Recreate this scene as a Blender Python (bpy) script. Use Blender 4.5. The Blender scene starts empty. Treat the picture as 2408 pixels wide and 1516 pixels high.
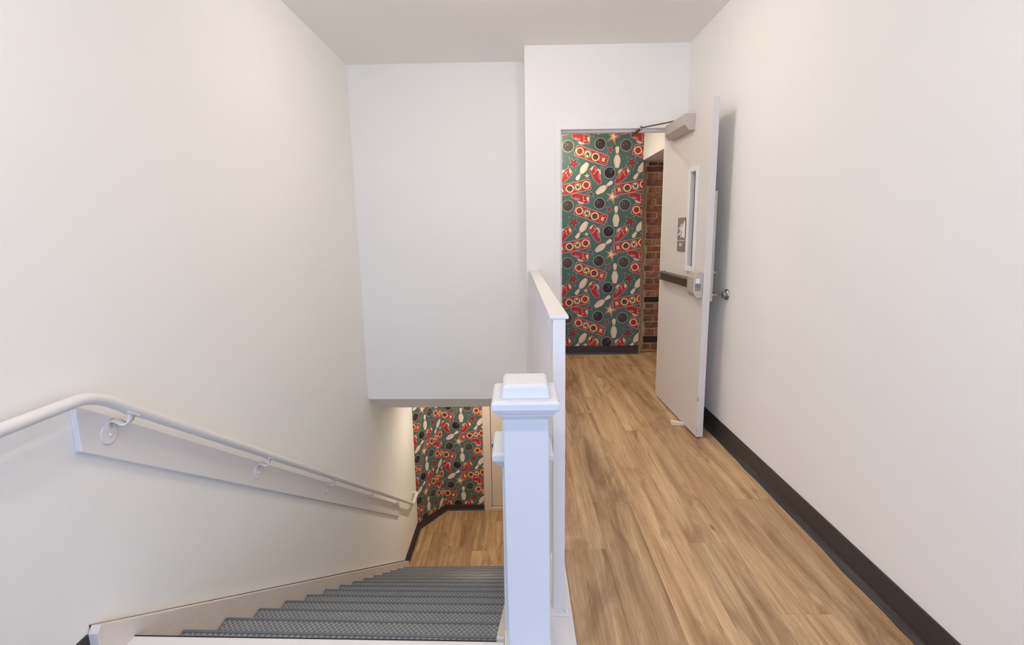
import bpy, bmesh, math, random
from mathutils import Vector, Matrix

random.seed(7)
S = bpy.context.scene
COL = S.collection

# ------------------------------------------------------------------ camera
F_PX, W_PX = 1206.99, 2408.0
AX = [(0.99983, 0.0079, -0.0153), (-0.0131, -0.17358, -0.98473), (-0.0104, 0.98479, -0.17345)]
pit, rol, yaw = 0.174595753, 0.0149051055, -0.0105644781
cp, sp, cr, sr, cy, sy = math.cos(pit), math.sin(pit), math.cos(rol), math.sin(rol), math.cos(yaw), math.sin(yaw)
fwd = Vector((sy * cp, cy * cp, -sp)); r0 = Vector((cy, -sy, 0)); d0 = fwd.cross(r0)
right = cr * r0 + sr * d0; down = -sr * r0 + cr * d0
cam_d = bpy.data.cameras.new('camera'); cam = bpy.data.objects.new('camera', cam_d); COL.objects.link(cam)
M = Matrix((right, -down, -fwd)).transposed().to_4x4(); M.translation = Vector((0, 0, 1.37))
cam.matrix_world = M
cam_d.sensor_fit = 'HORIZONTAL'; cam_d.sensor_width = 36.0; cam_d.lens = F_PX / W_PX * 36.0
cam_d.clip_start = 0.02; cam_d.clip_end = 100
S.camera = cam

# ------------------------------------------------------------------ world, daylight, exposure
wd = bpy.data.worlds.new('sky'); S.world = wd; wd.use_nodes = True
bg = wd.node_tree.nodes['Background']; bg.inputs[0].default_value = (0.37, 0.56, 1.0, 1); bg.inputs[1].default_value = 6.9
S.view_settings.view_transform = 'Standard'; S.view_settings.look = 'None'
S.view_settings.exposure = 0.18; S.view_settings.gamma = 1.0; S.view_settings.use_curve_mapping = False
S.cycles.max_bounces = 14; S.cycles.diffuse_bounces = 10; S.cycles.use_denoising = True

def area(name, loc, size, power, color, aim=(0, 0, -1), sy_=None, spread=180, shape=None, parent=None):
    l = bpy.data.lights.new(name, 'AREA'); l.energy = power; l.color = color
    l.shape = shape or ('RECTANGLE' if sy_ else 'DISK'); l.size = size
    if sy_: l.size_y = sy_
    l.spread = math.radians(spread)
    o = bpy.data.objects.new(name, l); COL.objects.link(o)
    o.rotation_euler = Vector(aim).to_track_quat('-Z', 'Y').to_euler()
    if parent: o.parent = parent
    o.location = loc
    return o
WARM = (1.0, 0.875, 0.735)
LAMPS = [  # x, y, ceiling height, watts, colour (negative watts: a glowing dome)
    (-0.30, 2.90, 2.75, -10.5, WARM),
    (0.30, 2.90, 2.75, -10.5, WARM),
    (0.35, 5.10, 2.55, 15, (1.0, 0.88, 0.73)),
    (-0.55, 6.05, -0.37, 13, (1.0, 0.87, 0.71)),
    (-0.65, 0.60, 2.75, 10, WARM),  # added fill over the stair head, lifts the ambient light
    (0.55, 0.60, 2.75, 7, WARM),  # added fill, right-hand partner of the one above
    (0.00, -1.10, 2.75, 6, WARM),  # added fill behind the camera, unseen
]
pl = area('window_daylight', (-0.1, -1.98, 1.15), 2.2, 1, (1, 1, 1), (0, 1, 0), 1.9)
pl.data.cycles.is_portal = True

# ------------------------------------------------------------------ helpers
def srgb(r, g, b):
    f = lambda c: (c / 255 / 12.92) if c / 255 <= 0.04045 else ((c / 255 + 0.055) / 1.055) ** 2.4
    return (f(r), f(g), f(b), 1)

def mat(name, col, rough=0.6, metal=0.0, bump=0.0, bscale=40, spec=0.5, var=0.0, vscale=6, stretch=(1, 1, 1)):
    m = bpy.data.materials.new(name); m.use_nodes = True
    nt = m.node_tree; b = nt.nodes['Principled BSDF']
    b.inputs['Base Color'].default_value = col; b.inputs['Roughness'].default_value = rough
    b.inputs['Metallic'].default_value = metal; b.inputs['Specular IOR Level'].default_value = spec
    tc = nt.nodes.new('ShaderNodeTexCoord'); mp = nt.nodes.new('ShaderNodeMapping'); mp.inputs['Scale'].default_value = stretch
    nt.links.new(tc.outputs['Object'], mp.inputs[0])
    if var:
        n = nt.nodes.new('ShaderNodeTexNoise'); n.inputs['Scale'].default_value = vscale; n.inputs['Detail'].default_value = 5
        nt.links.new(mp.outputs[0], n.inputs['Vector'])
        mx = nt.nodes.new('ShaderNodeMix'); mx.data_type = 'RGBA'
        mx.inputs[6].default_value = tuple(c * (1 - var) for c in col[:3]) + (1,)
        mx.inputs[7].default_value = tuple(min(1, c * (1 + var)) for c in col[:3]) + (1,)
        nt.links.new(n.outputs[0], mx.inputs[0]); nt.links.new(mx.outputs[2], b.inputs['Base Color'])
    if bump:
        n = nt.nodes.new('ShaderNodeTexNoise'); n.inputs['Scale'].default_value = bscale; n.inputs['Detail'].default_value = 4
        nt.links.new(mp.outputs[0], n.inputs['Vector'])
        bp = nt.nodes.new('ShaderNodeBump'); bp.inputs['Strength'].default_value = bump; bp.inputs['Distance'].default_value = 0.01
        nt.links.new(n.outputs[0], bp.inputs['Height']); nt.links.new(bp.outputs[0], b.inputs['Normal'])
    return m

def wood_mat(name):
    m = bpy.data.materials.new(name); m.use_nodes = True
    nt = m.node_tree; N = nt.nodes; L = nt.links; b = N['Principled BSDF']
    tc = N.new('ShaderNodeTexCoord'); oi = N.new('ShaderNodeObjectInfo')
    off = N.new('ShaderNodeVectorMath'); off.operation = 'MULTIPLY_ADD'
    off.inputs[1].default_value = (37.0, 91.0, 13.0)
    comb = N.new('ShaderNodeCombineXYZ')
    for i in range(3): L.new(oi.outputs['Random'], comb.inputs[i])
    L.new(comb.outputs[0], off.inputs[0]); L.new(tc.outputs['Object'], off.inputs[2])
    def noise(scale, detail, rough=0.55, dist=0.0):
        mp = N.new('ShaderNodeMapping'); mp.inputs['Scale'].default_value = scale
        L.new(off.outputs[0], mp.inputs[0])
        n = N.new('ShaderNodeTexNoise'); n.inputs['Scale'].default_value = 1; n.inputs['Detail'].default_value = detail
        n.inputs['Roughness'].default_value = rough; n.inputs['Distortion'].default_value = dist
        L.new(mp.outputs[0], n.inputs['Vector']); return n.outputs[0]
    def ramp(src, stops):
        r = N.new('ShaderNodeValToRGB'); L.new(src, r.inputs[0])
        e = r.color_ramp.elements
        while len(e) < len(stops): e.new(0.5)
        for k, (p, c) in enumerate(stops): e[k].position = p; e[k].color = c
        return r.outputs[0]
    def mix(fac, a, c, mode='MIX'):
        x = N.new('ShaderNodeMix'); x.data_type = 'RGBA'; x.blend_type = mode
        if isinstance(fac, float): x.inputs[0].default_value = fac
        else: L.new(fac, x.inputs[0])
        for sck, v in ((6, a), (7, c)):
            if isinstance(v, tuple): x.inputs[sck].default_value = v
            else: L.new(v, x.inputs[sck])
        return x.outputs[2]
    g = lambda v: (v, v, v, 1)
    broad = ramp(noise((20, 0.9, 1), 4, 0.62, 0.5), [(0.30, srgb(160, 127, 92)), (0.48, srgb(190, 156, 118)), (0.68, srgb(212, 182, 142))])
    fine = ramp(noise((190, 5.0, 1), 4, 0.75, 0.3), [(0.34, g(0.66)), (0.60, g(1.06))])
    c = mix(0.75, broad, fine, 'MULTIPLY')
    smudge = ramp(noise((8, 1.5, 1), 5, 0.65, 0.9), [(0.51, g(0)), (0.76, g(0.95))])
    c = mix(smudge, c, srgb(128, 95, 64))
    crack = ramp(noise((42, 3.2, 1), 2, 0.5, 0.5), [(0.66, g(0)), (0.75, g(1))])
    gate = ramp(noise((7, 1.6, 1.7), 2, 0.5, 0.2), [(0.50, g(0)), (0.62, g(0.85))])
    k = N.new('ShaderNodeMath'); k.operation = 'MULTIPLY'; L.new(crack, k.inputs[0]); L.new(gate, k.inputs[1])
    c = mix(k.outputs[0], c, srgb(84, 58, 40))
    c = mix(1.0, c, oi.outputs['Color'], 'MULTIPLY')
    L.new(c, b.inputs['Base Color'])
    b.inputs['Roughness'].default_value = 0.42; b.inputs['Specular IOR Level'].default_value = 0.4
    bp = N.new('ShaderNodeBump'); bp.inputs['Strength'].default_value = 0.12; bp.inputs['Distance'].default_value = 0.002
    L.new(fine, bp.inputs['Height']); L.new(bp.outputs[0], b.inputs['Normal'])
    return m

def brick_mat(name):
    m = mat(name, (1, 1, 1, 1), 0.9, bump=0.9, bscale=55)
    nt = m.node_tree; N = nt.nodes; L = nt.links; b = N['Principled BSDF']
    tc = N.new('ShaderNodeTexCoord'); n = N.new('ShaderNodeTexNoise'); n.inputs['Scale'].default_value = 26; n.inputs['Detail'].default_value = 6
    L.new(tc.outputs['Object'], n.inputs['Vector'])
    r = N.new('ShaderNodeValToRGB'); L.new(n.outputs[0], r.inputs[0]); e = r.color_ramp.elements
    e[0].position = 0.33; e[0].color = (0.55, 0.52, 0.52, 1); e[1].position = 0.66; e[1].color = (1.12, 1.12, 1.08, 1)
    oi = N.new('ShaderNodeObjectInfo'); x = N.new('ShaderNodeMix'); x.data_type = 'RGBA'; x.blend_type = 'MULTIPLY'; x.inputs[0].default_value = 1
    L.new(oi.outputs['Color'], x.inputs[6]); L.new(r.outputs[0], x.inputs[7]); L.new(x.outputs[2], b.inputs['Base Color'])
    return m

WALL = mat('wall_paint', srgb(243, 242, 238), 0.75, bump=0.03, bscale=180, spec=0.25)
CEIL = mat('ceiling_paint', srgb(245, 242, 236), 0.85, spec=0.2)
TRIM = mat('white_gloss_paint', srgb(220, 222, 226), 0.38, bump=0.24, bscale=26, stretch=(1, 1, 0.35))
SMOOTH = mat('white_satin_paint', srgb(230, 228, 226), 0.4, spec=0.4)
STRING = mat('old_cream_paint', srgb(226, 217, 208), 0.5, bump=0.35, bscale=30)
DOORP = mat('door_paint', srgb(220, 215, 210), 0.45, bump=0.03, bscale=120)
FRAMEP = mat('frame_paint', srgb(241, 240, 237), 0.42)
LOWDOOR = mat('beige_door_paint', srgb(222, 208, 192), 0.45)
RUBBER = mat('black_rubber_base', srgb(58, 53, 52), 0.5, bump=0.05, bscale=60)
TREAD = mat('slate_rubber', srgb(106, 116, 128), 0.42, bump=0.08, bscale=90, var=0.12, vscale=9)
RIDGE = mat('worn_ridge', srgb(198, 195, 184), 0.6, var=0.25, vscale=14)
PLY = mat('raw_plywood', srgb(146, 112, 78), 0.85, var=0.2, vscale=40)
NICKEL = mat('satin_nickel', srgb(176, 170, 162), 0.3, metal=1.0)
ALU = mat('painted_aluminium', srgb(196, 188, 178), 0.4, metal=0.35)
BRONZE = mat('dark_bronze', srgb(96, 86, 76), 0.35, metal=0.7)
STEEL = mat('arm_steel', srgb(120, 108, 98), 0.35, metal=0.8)
SIGNM = mat('taupe_plastic', srgb(132, 122, 113), 0.5)
WHITEP = mat('white_print', srgb(236, 234, 230), 0.5)
DARK = mat('dark_shade_and_parts', srgb(40, 36, 34), 0.8)  # small dark parts, and painted shade in gaps and under edges
LATCH = mat('grey_latch', srgb(128, 134, 132), 0.3, metal=0.6)
WEDGEM = mat('raw_pine', srgb(232, 214, 184), 0.7, var=0.1, vscale=60, stretch=(0.2, 1, 1))
MORTAR = mat('old_mortar', srgb(190, 168, 134), 0.95, bump=0.9, bscale=60, var=0.3, vscale=22)
WOOD = wood_mat('oak_plank'); BRICK = brick_mat('old_brick')
SUB = mat('plank_bed', srgb(92, 66, 46), 0.8)

def glass_mat(name, tint):
    m = bpy.data.materials.new(name); m.use_nodes = True; nt = m.node_tree; N = nt.nodes; L = nt.links
    N.remove(N['Principled BSDF']); out = [n for n in N if n.type == 'OUTPUT_MATERIAL'][0]
    t = N.new('ShaderNodeBsdfTransparent'); t.inputs[0].default_value = tint
    g = N.new('ShaderNodeBsdfGlossy'); g.inputs['Roughness'].default_value = 0.02
    fr = N.new('ShaderNodeFresnel'); fr.inputs[0].default_value = 1.45; mx = N.new('ShaderNodeMixShader')
    L.new(fr.outputs[0], mx.inputs[0]); L.new(t.outputs[0], mx.inputs[1]); L.new(g.outputs[0], mx.inputs[2]); L.new(mx.outputs[0], out.inputs[0])
    return m
GLASS = glass_mat('clear_glass', (0.95, 0.96, 0.95, 1)); FIREGLASS = glass_mat('grey_fire_glass', (0.45, 0.44, 0.41, 1))
def emit_mat(name, col, s):
    m = mat(name, (0.8, 0.8, 0.8, 1)); b = m.node_tree.nodes['Principled BSDF']
    b.inputs['Emission Color'].default_value = col; b.inputs['Emission Strength'].default_value = s
    return m
LENS = emit_mat('lamp_lens', (1, 0.9, 0.75, 1), 4.0)

class MB:
    def __init__(s): s.v = []; s.f = []; s.m = []; s.smooth = []
    def add(s, vs, fs, mi=0, sm=False):
        o = len(s.v); s.v += [tuple(p) for p in vs]; s.f += [tuple(i + o for i in f) for f in fs]
        s.m += [mi] * len(fs); s.smooth += [sm] * len(fs); return s
    def box(s, x0, x1, y0, y1, z0, z1, mi=0):
        v = [(x, y, z) for z in (z0, z1) for y in (y0, y1) for x in (x0, x1)]
        return s.add(v, [(0, 2, 3, 1), (4, 5, 7, 6), (0, 1, 5, 4), (2, 6, 7, 3), (0, 4, 6, 2), (1, 3, 7, 5)], mi)
    def prism(s, a, b, mi=0):           # two matching loops joined
        n = len(a); v = list(a) + list(b)
        return s.add(v, [tuple(range(n - 1, -1, -1)), tuple(range(n, 2 * n))] + [(i, (i + 1) % n, n + (i + 1) % n, n + i) for i in range(n)], mi)
    def tube(s, pts, r, n=16, mi=0, cap=True):
        P = [Vector(p) for p in pts]; rs = r if isinstance(r, (list, tuple)) else [r] * len(P)
        t = [(P[min(i + 1, len(P) - 1)] - P[max(i - 1, 0)]).normalized() for i in range(len(P))]
        u = t[0].orthogonal().normalized(); rings = []
        for i, p in enumerate(P):
            u = (u - t[i] * u.dot(t[i])).normalized(); w = t[i].cross(u)
            rings.append([p + (u * math.cos(a) + w * math.sin(a)) * rs[i] for a in [2 * math.pi * k / n for k in range(n)]])
        v = [q for R_ in rings for q in R_]
        s.add(v, [(i * n + k, i * n + (k + 1) % n, (i + 1) * n + (k + 1) % n, (i + 1) * n + k) for i in range(len(P) - 1) for k in range(n)], mi, True)
        if cap:
            s.add(rings[0], [tuple(range(n - 1, -1, -1))], mi); s.add(rings[-1], [tuple(range(n))], mi)
        return s
    def ringbox(s, o, i, y0, y1, mi=0):  # rectangle (x0,x1,z0,z1) with a hole, extruded along y
        O = [(o[0], o[2]), (o[1], o[2]), (o[1], o[3]), (o[0], o[3])]; I = [(i[0], i[2]), (i[1], i[2]), (i[1], i[3]), (i[0], i[3])]
        v = [(x, y0, z) for x, z in O] + [(x, y0, z) for x, z in I] + [(x, y1, z) for x, z in O] + [(x, y1, z) for x, z in I]
        f = []
        for k in range(4):
            j = (k + 1) % 4
            f += [(k, j, 4 + j, 4 + k), (8 + j, 8 + k, 12 + k, 12 + j), (j, k, 8 + k, 8 + j), (4 + k, 4 + j, 12 + j, 12 + k)]
        return s.add(v, f, mi)

def base_of(v):
    xs, ys, zs = zip(*v); return Vector(((min(xs) + max(xs)) / 2, (min(ys) + max(ys)) / 2, min(zs)))

def wloc(o):
    l = Vector(o.location)
    while o.parent: o = o.parent; l += Vector(o.location)
    return l

def build(mb, name, mats, parent=None, local=False, bevel=0.0, seg=2, label=None, kind=None, color=None, origin=None):
    v = mb.v
    if local: org = Vector((0, 0, 0)) if origin is None else Vector(origin)
    else: org = base_of(v) if origin is None else Vector(origin)
    me = bpy.data.meshes.new(name)
    me.from_pydata([tuple(Vector(p) - org) for p in v], [], mb.f)
    for m in (mats if isinstance(mats, (list, tuple)) else [mats]): me.materials.append(m)
    me.polygons.foreach_set('material_index', mb.m); me.polygons.foreach_set('use_smooth', mb.smooth)
    bm = bmesh.new(); bm.from_mesh(me)
    bmesh.ops.recalc_face_normals(bm, faces=bm.faces)
    if bevel:
        ed = [e for e in bm.edges if len(e.link_faces) == 2 and e.calc_face_angle(0) > 0.6]
        bmesh.ops.bevel(bm, geom=ed, offset=bevel, segments=seg, profile=0.5, affect='EDGES', clamp_overlap=True)
    bm.to_mesh(me); bm.free(); me.update()
    o = bpy.data.objects.new(name, me); COL.objects.link(o)
    if parent: o.parent = parent
    o.location = org if (local or not parent) else org - wloc(parent)
    if label: o['label'] = label
    if kind: o['kind'] = kind
    if color: o.color = color
    return o

def empty(name, loc, rz=0):
    o = bpy.data.objects.new(name, None); COL.objects.link(o); o.location = loc; o.rotation_euler = (0, 0, rz)
    o.empty_display_size = 0.1; return o

def tag(o, label=None, cat=None, group=None, kind=None):
    if label: o['label'] = label
    if cat: o['category'] = cat
    if group: o['group'] = group
    if kind: o['kind'] = kind
    return o
def struct(o, label, cat): return tag(o, label, cat, kind='structure')
def B(*a): return MB().box(*a)

# ------------------------------------------------------------------ dimensions
XL, XR, ZC, ZL = -1.385, 1.33, 2.75, -2.60
YD, YR, YB, YLB = 4.17, 4.54, 5.64, 6.87        # door wall, stairwell end wall, hall back wall, lower back wall
YN = -1.95

# ------------------------------------------------------------------ shell
struct(build(B(XL - .12, XL, YN - .1, 6.37, ZL - .2, ZC + .1), 'wall_left', WALL), 'tall white painted wall along the left of the stairs', 'wall')
struct(build(B(XR, XR + .12, YN - .1, YD + .1, -.1, ZC + .1), 'wall_right', WALL), 'white painted wall right of the wooden landing', 'wall')
wf = MB(); OX0, OX1, OZ = 0.355, 1.20, 2.141
wf.box(0.08, OX0 - .01, YD, YD + .13, -.3, ZC + .05); wf.box(OX1 + .01, XR + .12, YD, YD + .13, -.1, ZC + .05)
wf.box(OX0 - .01, OX1 + .01, YD, YD + .13, OZ + .01, ZC + .05)
wf.box(0.08, 0.2, YD + .13, 5.0, -.3, ZC + .05)
struct(build(wf, 'wall_far', WALL), 'white wall around the open doorway at the end of the landing', 'wall')
# stairwell end wall: a bulkhead with a sloping underside
a = [(XL, YR, -.132), (XL, YR, ZC + .05), (XL, 4.98, ZC + .05), (XL, 4.98, -.37)]
b = [(0.10, p[1], p[2]) for p in a]
b[0] = (0.10, YR, -.146)
struct(build(MB().prism(a, b), 'wall_stair_end', WALL), 'white bulkhead wall hanging over the lower end of the stairs', 'wall')
struct(build(B(XL - .1, XR + .1, YN - .1, YD + .5, ZC, ZC + .1), 'ceiling', CEIL), 'flat off-white ceiling over the stairwell and landing', 'ceiling')
nw = MB().ringbox((XL - .12, XR + .12, -.1, ZC + .05), (-1.2, 1.0, 0.2, 2.1), YN - .1, YN)
struct(build(nw, 'wall_near', WALL), 'white wall behind the viewer with the landing window', 'wall')
w1 = empty('window_1', (-.1, YN, .2)); struct(w1, 'landing window behind the viewer', 'window')
build(MB().ringbox((-1.2, 1.0, 0.2, 2.1), (-1.13, .93, .27, 2.03), YN - .08, YN - .02), 'window_frame', SMOOTH, w1)
build(B(-.125, -.075, YN - .07, YN - .03, .27, 2.03), 'mullion', SMOOTH, w1)
build(B(-1.13, -.125, YN - .055, YN - .05, .27, 2.03), 'pane', GLASS, w1)
build(B(-.075, .93, YN - .055, YN - .05, .27, 2.03), 'pane', GLASS, w1)
# stair side wall under the landing, lower storey
struct(build(B(-.05, .08, 1.50, 5.55, ZL - .1, -.02), 'wall_stair_side', WALL), 'white wall under the landing along the right of the stairs', 'wall')
struct(build(B(XL - .1, 1.5, 4.98, 7.2, -.37, -.27), 'ceiling_lower', CEIL), 'ceiling of the lower hall', 'ceiling')
struct(build(B(1.4, 1.5, 5.4, 7.2, ZL - .1, -.3), 'wall_lower_right', WALL), 'white wall on the right of the lower hall', 'wall')
struct(build(B(.08, 1.5, 5.45, 5.55, ZL - .1, -.3), 'wall_lower_near', WALL), 'white wall under the landing facing the lower hall', 'wall')
# lower angled wall and back wall
A0, A1 = Vector((XL, 6.37)), Vector((-1.065, YLB)); ad = (A1 - A0).normalized(); an = Vector((-ad.y, ad.x))
def quad_prism(p0, p1, thick, z0, z1):
    n = Vector((-(p1 - p0).y, (p1 - p0).x)).normalized() * thick
    q = [p0, p1, p1 + n, p0 + n]
    return MB().prism([(p.x, p.y, z0) for p in q], [(p.x, p.y, z1) for p in q])
struct(build(quad_prism(A0, A1, .12, ZL - .1, -.3), 'wall_lower_angle', WALL), 'short angled wall at the foot of the stairs', 'wall')
LDX0, LDX1 = -.405, .50
wl = MB().box(A1.x - .05, LDX0, YLB, YLB + .12, ZL - .1, -.3); wl.box(LDX1, 1.5, YLB, YLB + .12, ZL - .1, -.3); wl.box(LDX0, LDX1, YLB, YLB + .12, -.55, -.3)
struct(build(wl, 'wall_lower_back', WALL), 'wall with bowling wallpaper facing the foot of the stairs', 'wall')
# hall behind the open door
wb = struct(build(B(-1.0, 1.352, YB, YB + .12, -.1, 2.65), 'wall_back', WALL), 'hall wall with bowling wallpaper seen through the open door', 'wall')
struct(build(B(-1.1, -1.0, 5.0, YB + .12, -.1, 2.65), 'wall_hall_left', WALL), 'white wall at the left end of the hall', 'wall')
struct(build(B(3.0, 3.1, YD, 5.9, -.1, 2.65), 'wall_hall_right', WALL), 'white wall at the right end of the hall', 'wall')
struct(build(B(XR + .12, 3.1, YD, YD + .13, -.1, 2.65), 'wall_hall_near', WALL), 'hall side of the landing wall', 'wall')
struct(build(B(.21, 3.1, YD + .13, 5.9, 2.55, 2.65).box(-1.1, .21, 5.0, 5.9, 2.55, 2.65), 'ceiling_hall', CEIL), 'white ceiling of the hall beyond the door', 'ceiling')
struct(build(B(1.3521, 3.05, 4.55, 5.70, 2.095, 2.56), 'trim_beam', WALL), 'white boxed beam under the hall ceiling above the brick wall', 'beam')

# ------------------------------------------------------------------ floors: planks one by one
def plank_tone():
    t = random.choice([(1.0, 1.0, 1.0), (0.94, 0.93, 0.92), (1.08, 1.07, 1.05), (0.88, 0.86, 0.84), (1.03, 1.0, 0.96), (1.14, 1.12, 1.08)])
    j = random.uniform(.97, 1.03); return (t[0] * j, t[1] * j, t[2] * j, 1)
def planks(parent, x0, n, wd, ends, L_, ya, yb, z, skip=None, tones={}):
    for i in range(n):
        xa, xb = x0 + wd * i, x0 + wd * (i + 1)
        y = ends[i % len(ends)]
        while y > ya: y -= L_
        while y < yb:
            p0, p1 = max(y, ya), min(y + L_, yb)
            if p1 - p0 > .02 and not (skip and skip(xa, xb, p0, p1)):
                xe = xb
                g = .0002
                mb = B(xa + g, xe - g, p0 + g, p1 - g, z - .012, z)
                o = build(mb, 'plank', WOOD, parent, bevel=.0004, seg=1, color=tones.get((i, round(y, 2))) or plank_tone(), origin=(xa, y, z - .012))
            y += L_
fl = build(B(0.08, 3.05, -.2, 5.75, -.30, -.012).box(XL, 0.08, YN - .1, 1.47, -.30, -.012).box(.08, XR, YN - .1, -.2, -.30, -.012), 'floor', SUB)
struct(fl, 'light oak plank floor of the landing and hall', 'floor')
PW, PX = .1865, .187
ENDS = [3.35, 2.433, 2.816, 2.08, 2.955, 2.452]
planks(fl, PX, 6, PW, ENDS, 1.31, 0.2, YB, 0.0)
planks(fl, PX + 6 * PW, 4, PW, [4.9, 4.4, 5.2, 4.6], 1.31, YD + .02, 5.70, 0.0)
planks(fl, PX - 5 * PW, 5, PW, [4.7, 5.3, 4.9, 5.1, 4.5], 1.31, YD + .38, YB, 0.0)
fl2 = build(B(XL, 1.45, 5.20, 7.0, ZL - .2, ZL - .012), 'floor_lower', SUB)
struct(fl2, 'light oak plank floor at the foot of the stairs', 'floor')
planks(fl2, -1.356 - .0, 9, PW, [5.9, 6.33, 6.0, 6.60, 5.894, 6.57, 6.1, 5.7, 6.4], 1.31, 5.22, YLB + .05, ZL)

# ------------------------------------------------------------------ wallpaper print
WP = dict(green=mat('print_green', srgb(75, 105, 98), .5), edge=mat('print_pale_line', srgb(214, 196, 184), .5),
          red=mat('print_red', srgb(176, 40, 42), .5), cream=mat('print_cream', srgb(242, 220, 164), .5),
          pin=mat('print_pin', srgb(232, 215, 196), .5), dark=mat('print_dark', srgb(52, 46, 42), .5),
          ball=mat('print_charcoal', srgb(72, 67, 63), .5), olive=mat('print_olive', srgb(78, 70, 50), .5),
          shade=mat('print_shade', srgb(196, 164, 146), .5), black=mat('print_black', srgb(34, 30, 28), .5),
          maroon=mat('print_maroon', srgb(132, 36, 40), .5))
WKEYS = list(WP); WMATS = [WP[k] for k in WKEYS]

def circle(c, r, n=36): return [(c[0] + r * math.cos(2 * math.pi * k / n), c[1] + r * math.sin(2 * math.pi * k / n)) for k in range(n)]
def ccw(p):
    A = sum(p[i][0] * p[(i + 1) % len(p)][1] - p[(i + 1) % len(p)][0] * p[i][1] for i in range(len(p)))
    return p if A > 0 else p[::-1]
def grow(p, d):
    p = ccw(p); n = len(p); out = []
    for i in range(n):
        a, b, c = Vector(p[i - 1]), Vector(p[i]), Vector(p[(i + 1) % n])
        e0, e1 = (b - a).normalized(), (c - b).normalized()
        n0, n1 = Vector((e0.y, -e0.x)), Vector((e1.y, -e1.x))
        m = n0 + n1
        if m.length < 1e-6: m = n0
        m.normalize(); k = min(1 / max(m.dot(n0), .2), 2.2)
        out.append(tuple(b + m * d * k))
    return out
def chaikin(p, it=2, keep=()):
    for _ in range(it):
        q = []
        for i in range(len(p)):
            a, b = p[i], p[(i + 1) % len(p)]
            q += [(a[0] * .75 + b[0] * .25, a[1] * .75 + b[1] * .25), (a[0] * .25 + b[0] * .75, a[1] * .25 + b[1] * .75)]
        p = q
    return p
def rrect(hx, hy, r, n=6):
    out = []
    for sx, sy_, a0 in ((1, 1, 0), (-1, 1, 90), (-1, -1, 180), (1, -1, 270)):
        for k in range(n + 1):
            a = math.radians(a0 + 90 * k / n); out.append((sx * (hx - r) + r * math.cos(a), sy_ * (hy - r) + r * math.sin(a)))
    return out
def star(pts, c, k=.44):
    out = []
    for i in range(5):
        a, b = pts[i], pts[(i + 1) % 5]; m = ((a[0] + b[0]) / 2, (a[1] + b[1]) / 2)
        out += [a, (c[0] + (m[0] - c[0]) * k, c[1] + (m[1] - c[1]) * k)]
    return out
def scl(p, c, k): return [(c[0] + (x - c[0]) * k, c[1] + (y - c[1]) * k) for x, y in p]

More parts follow.
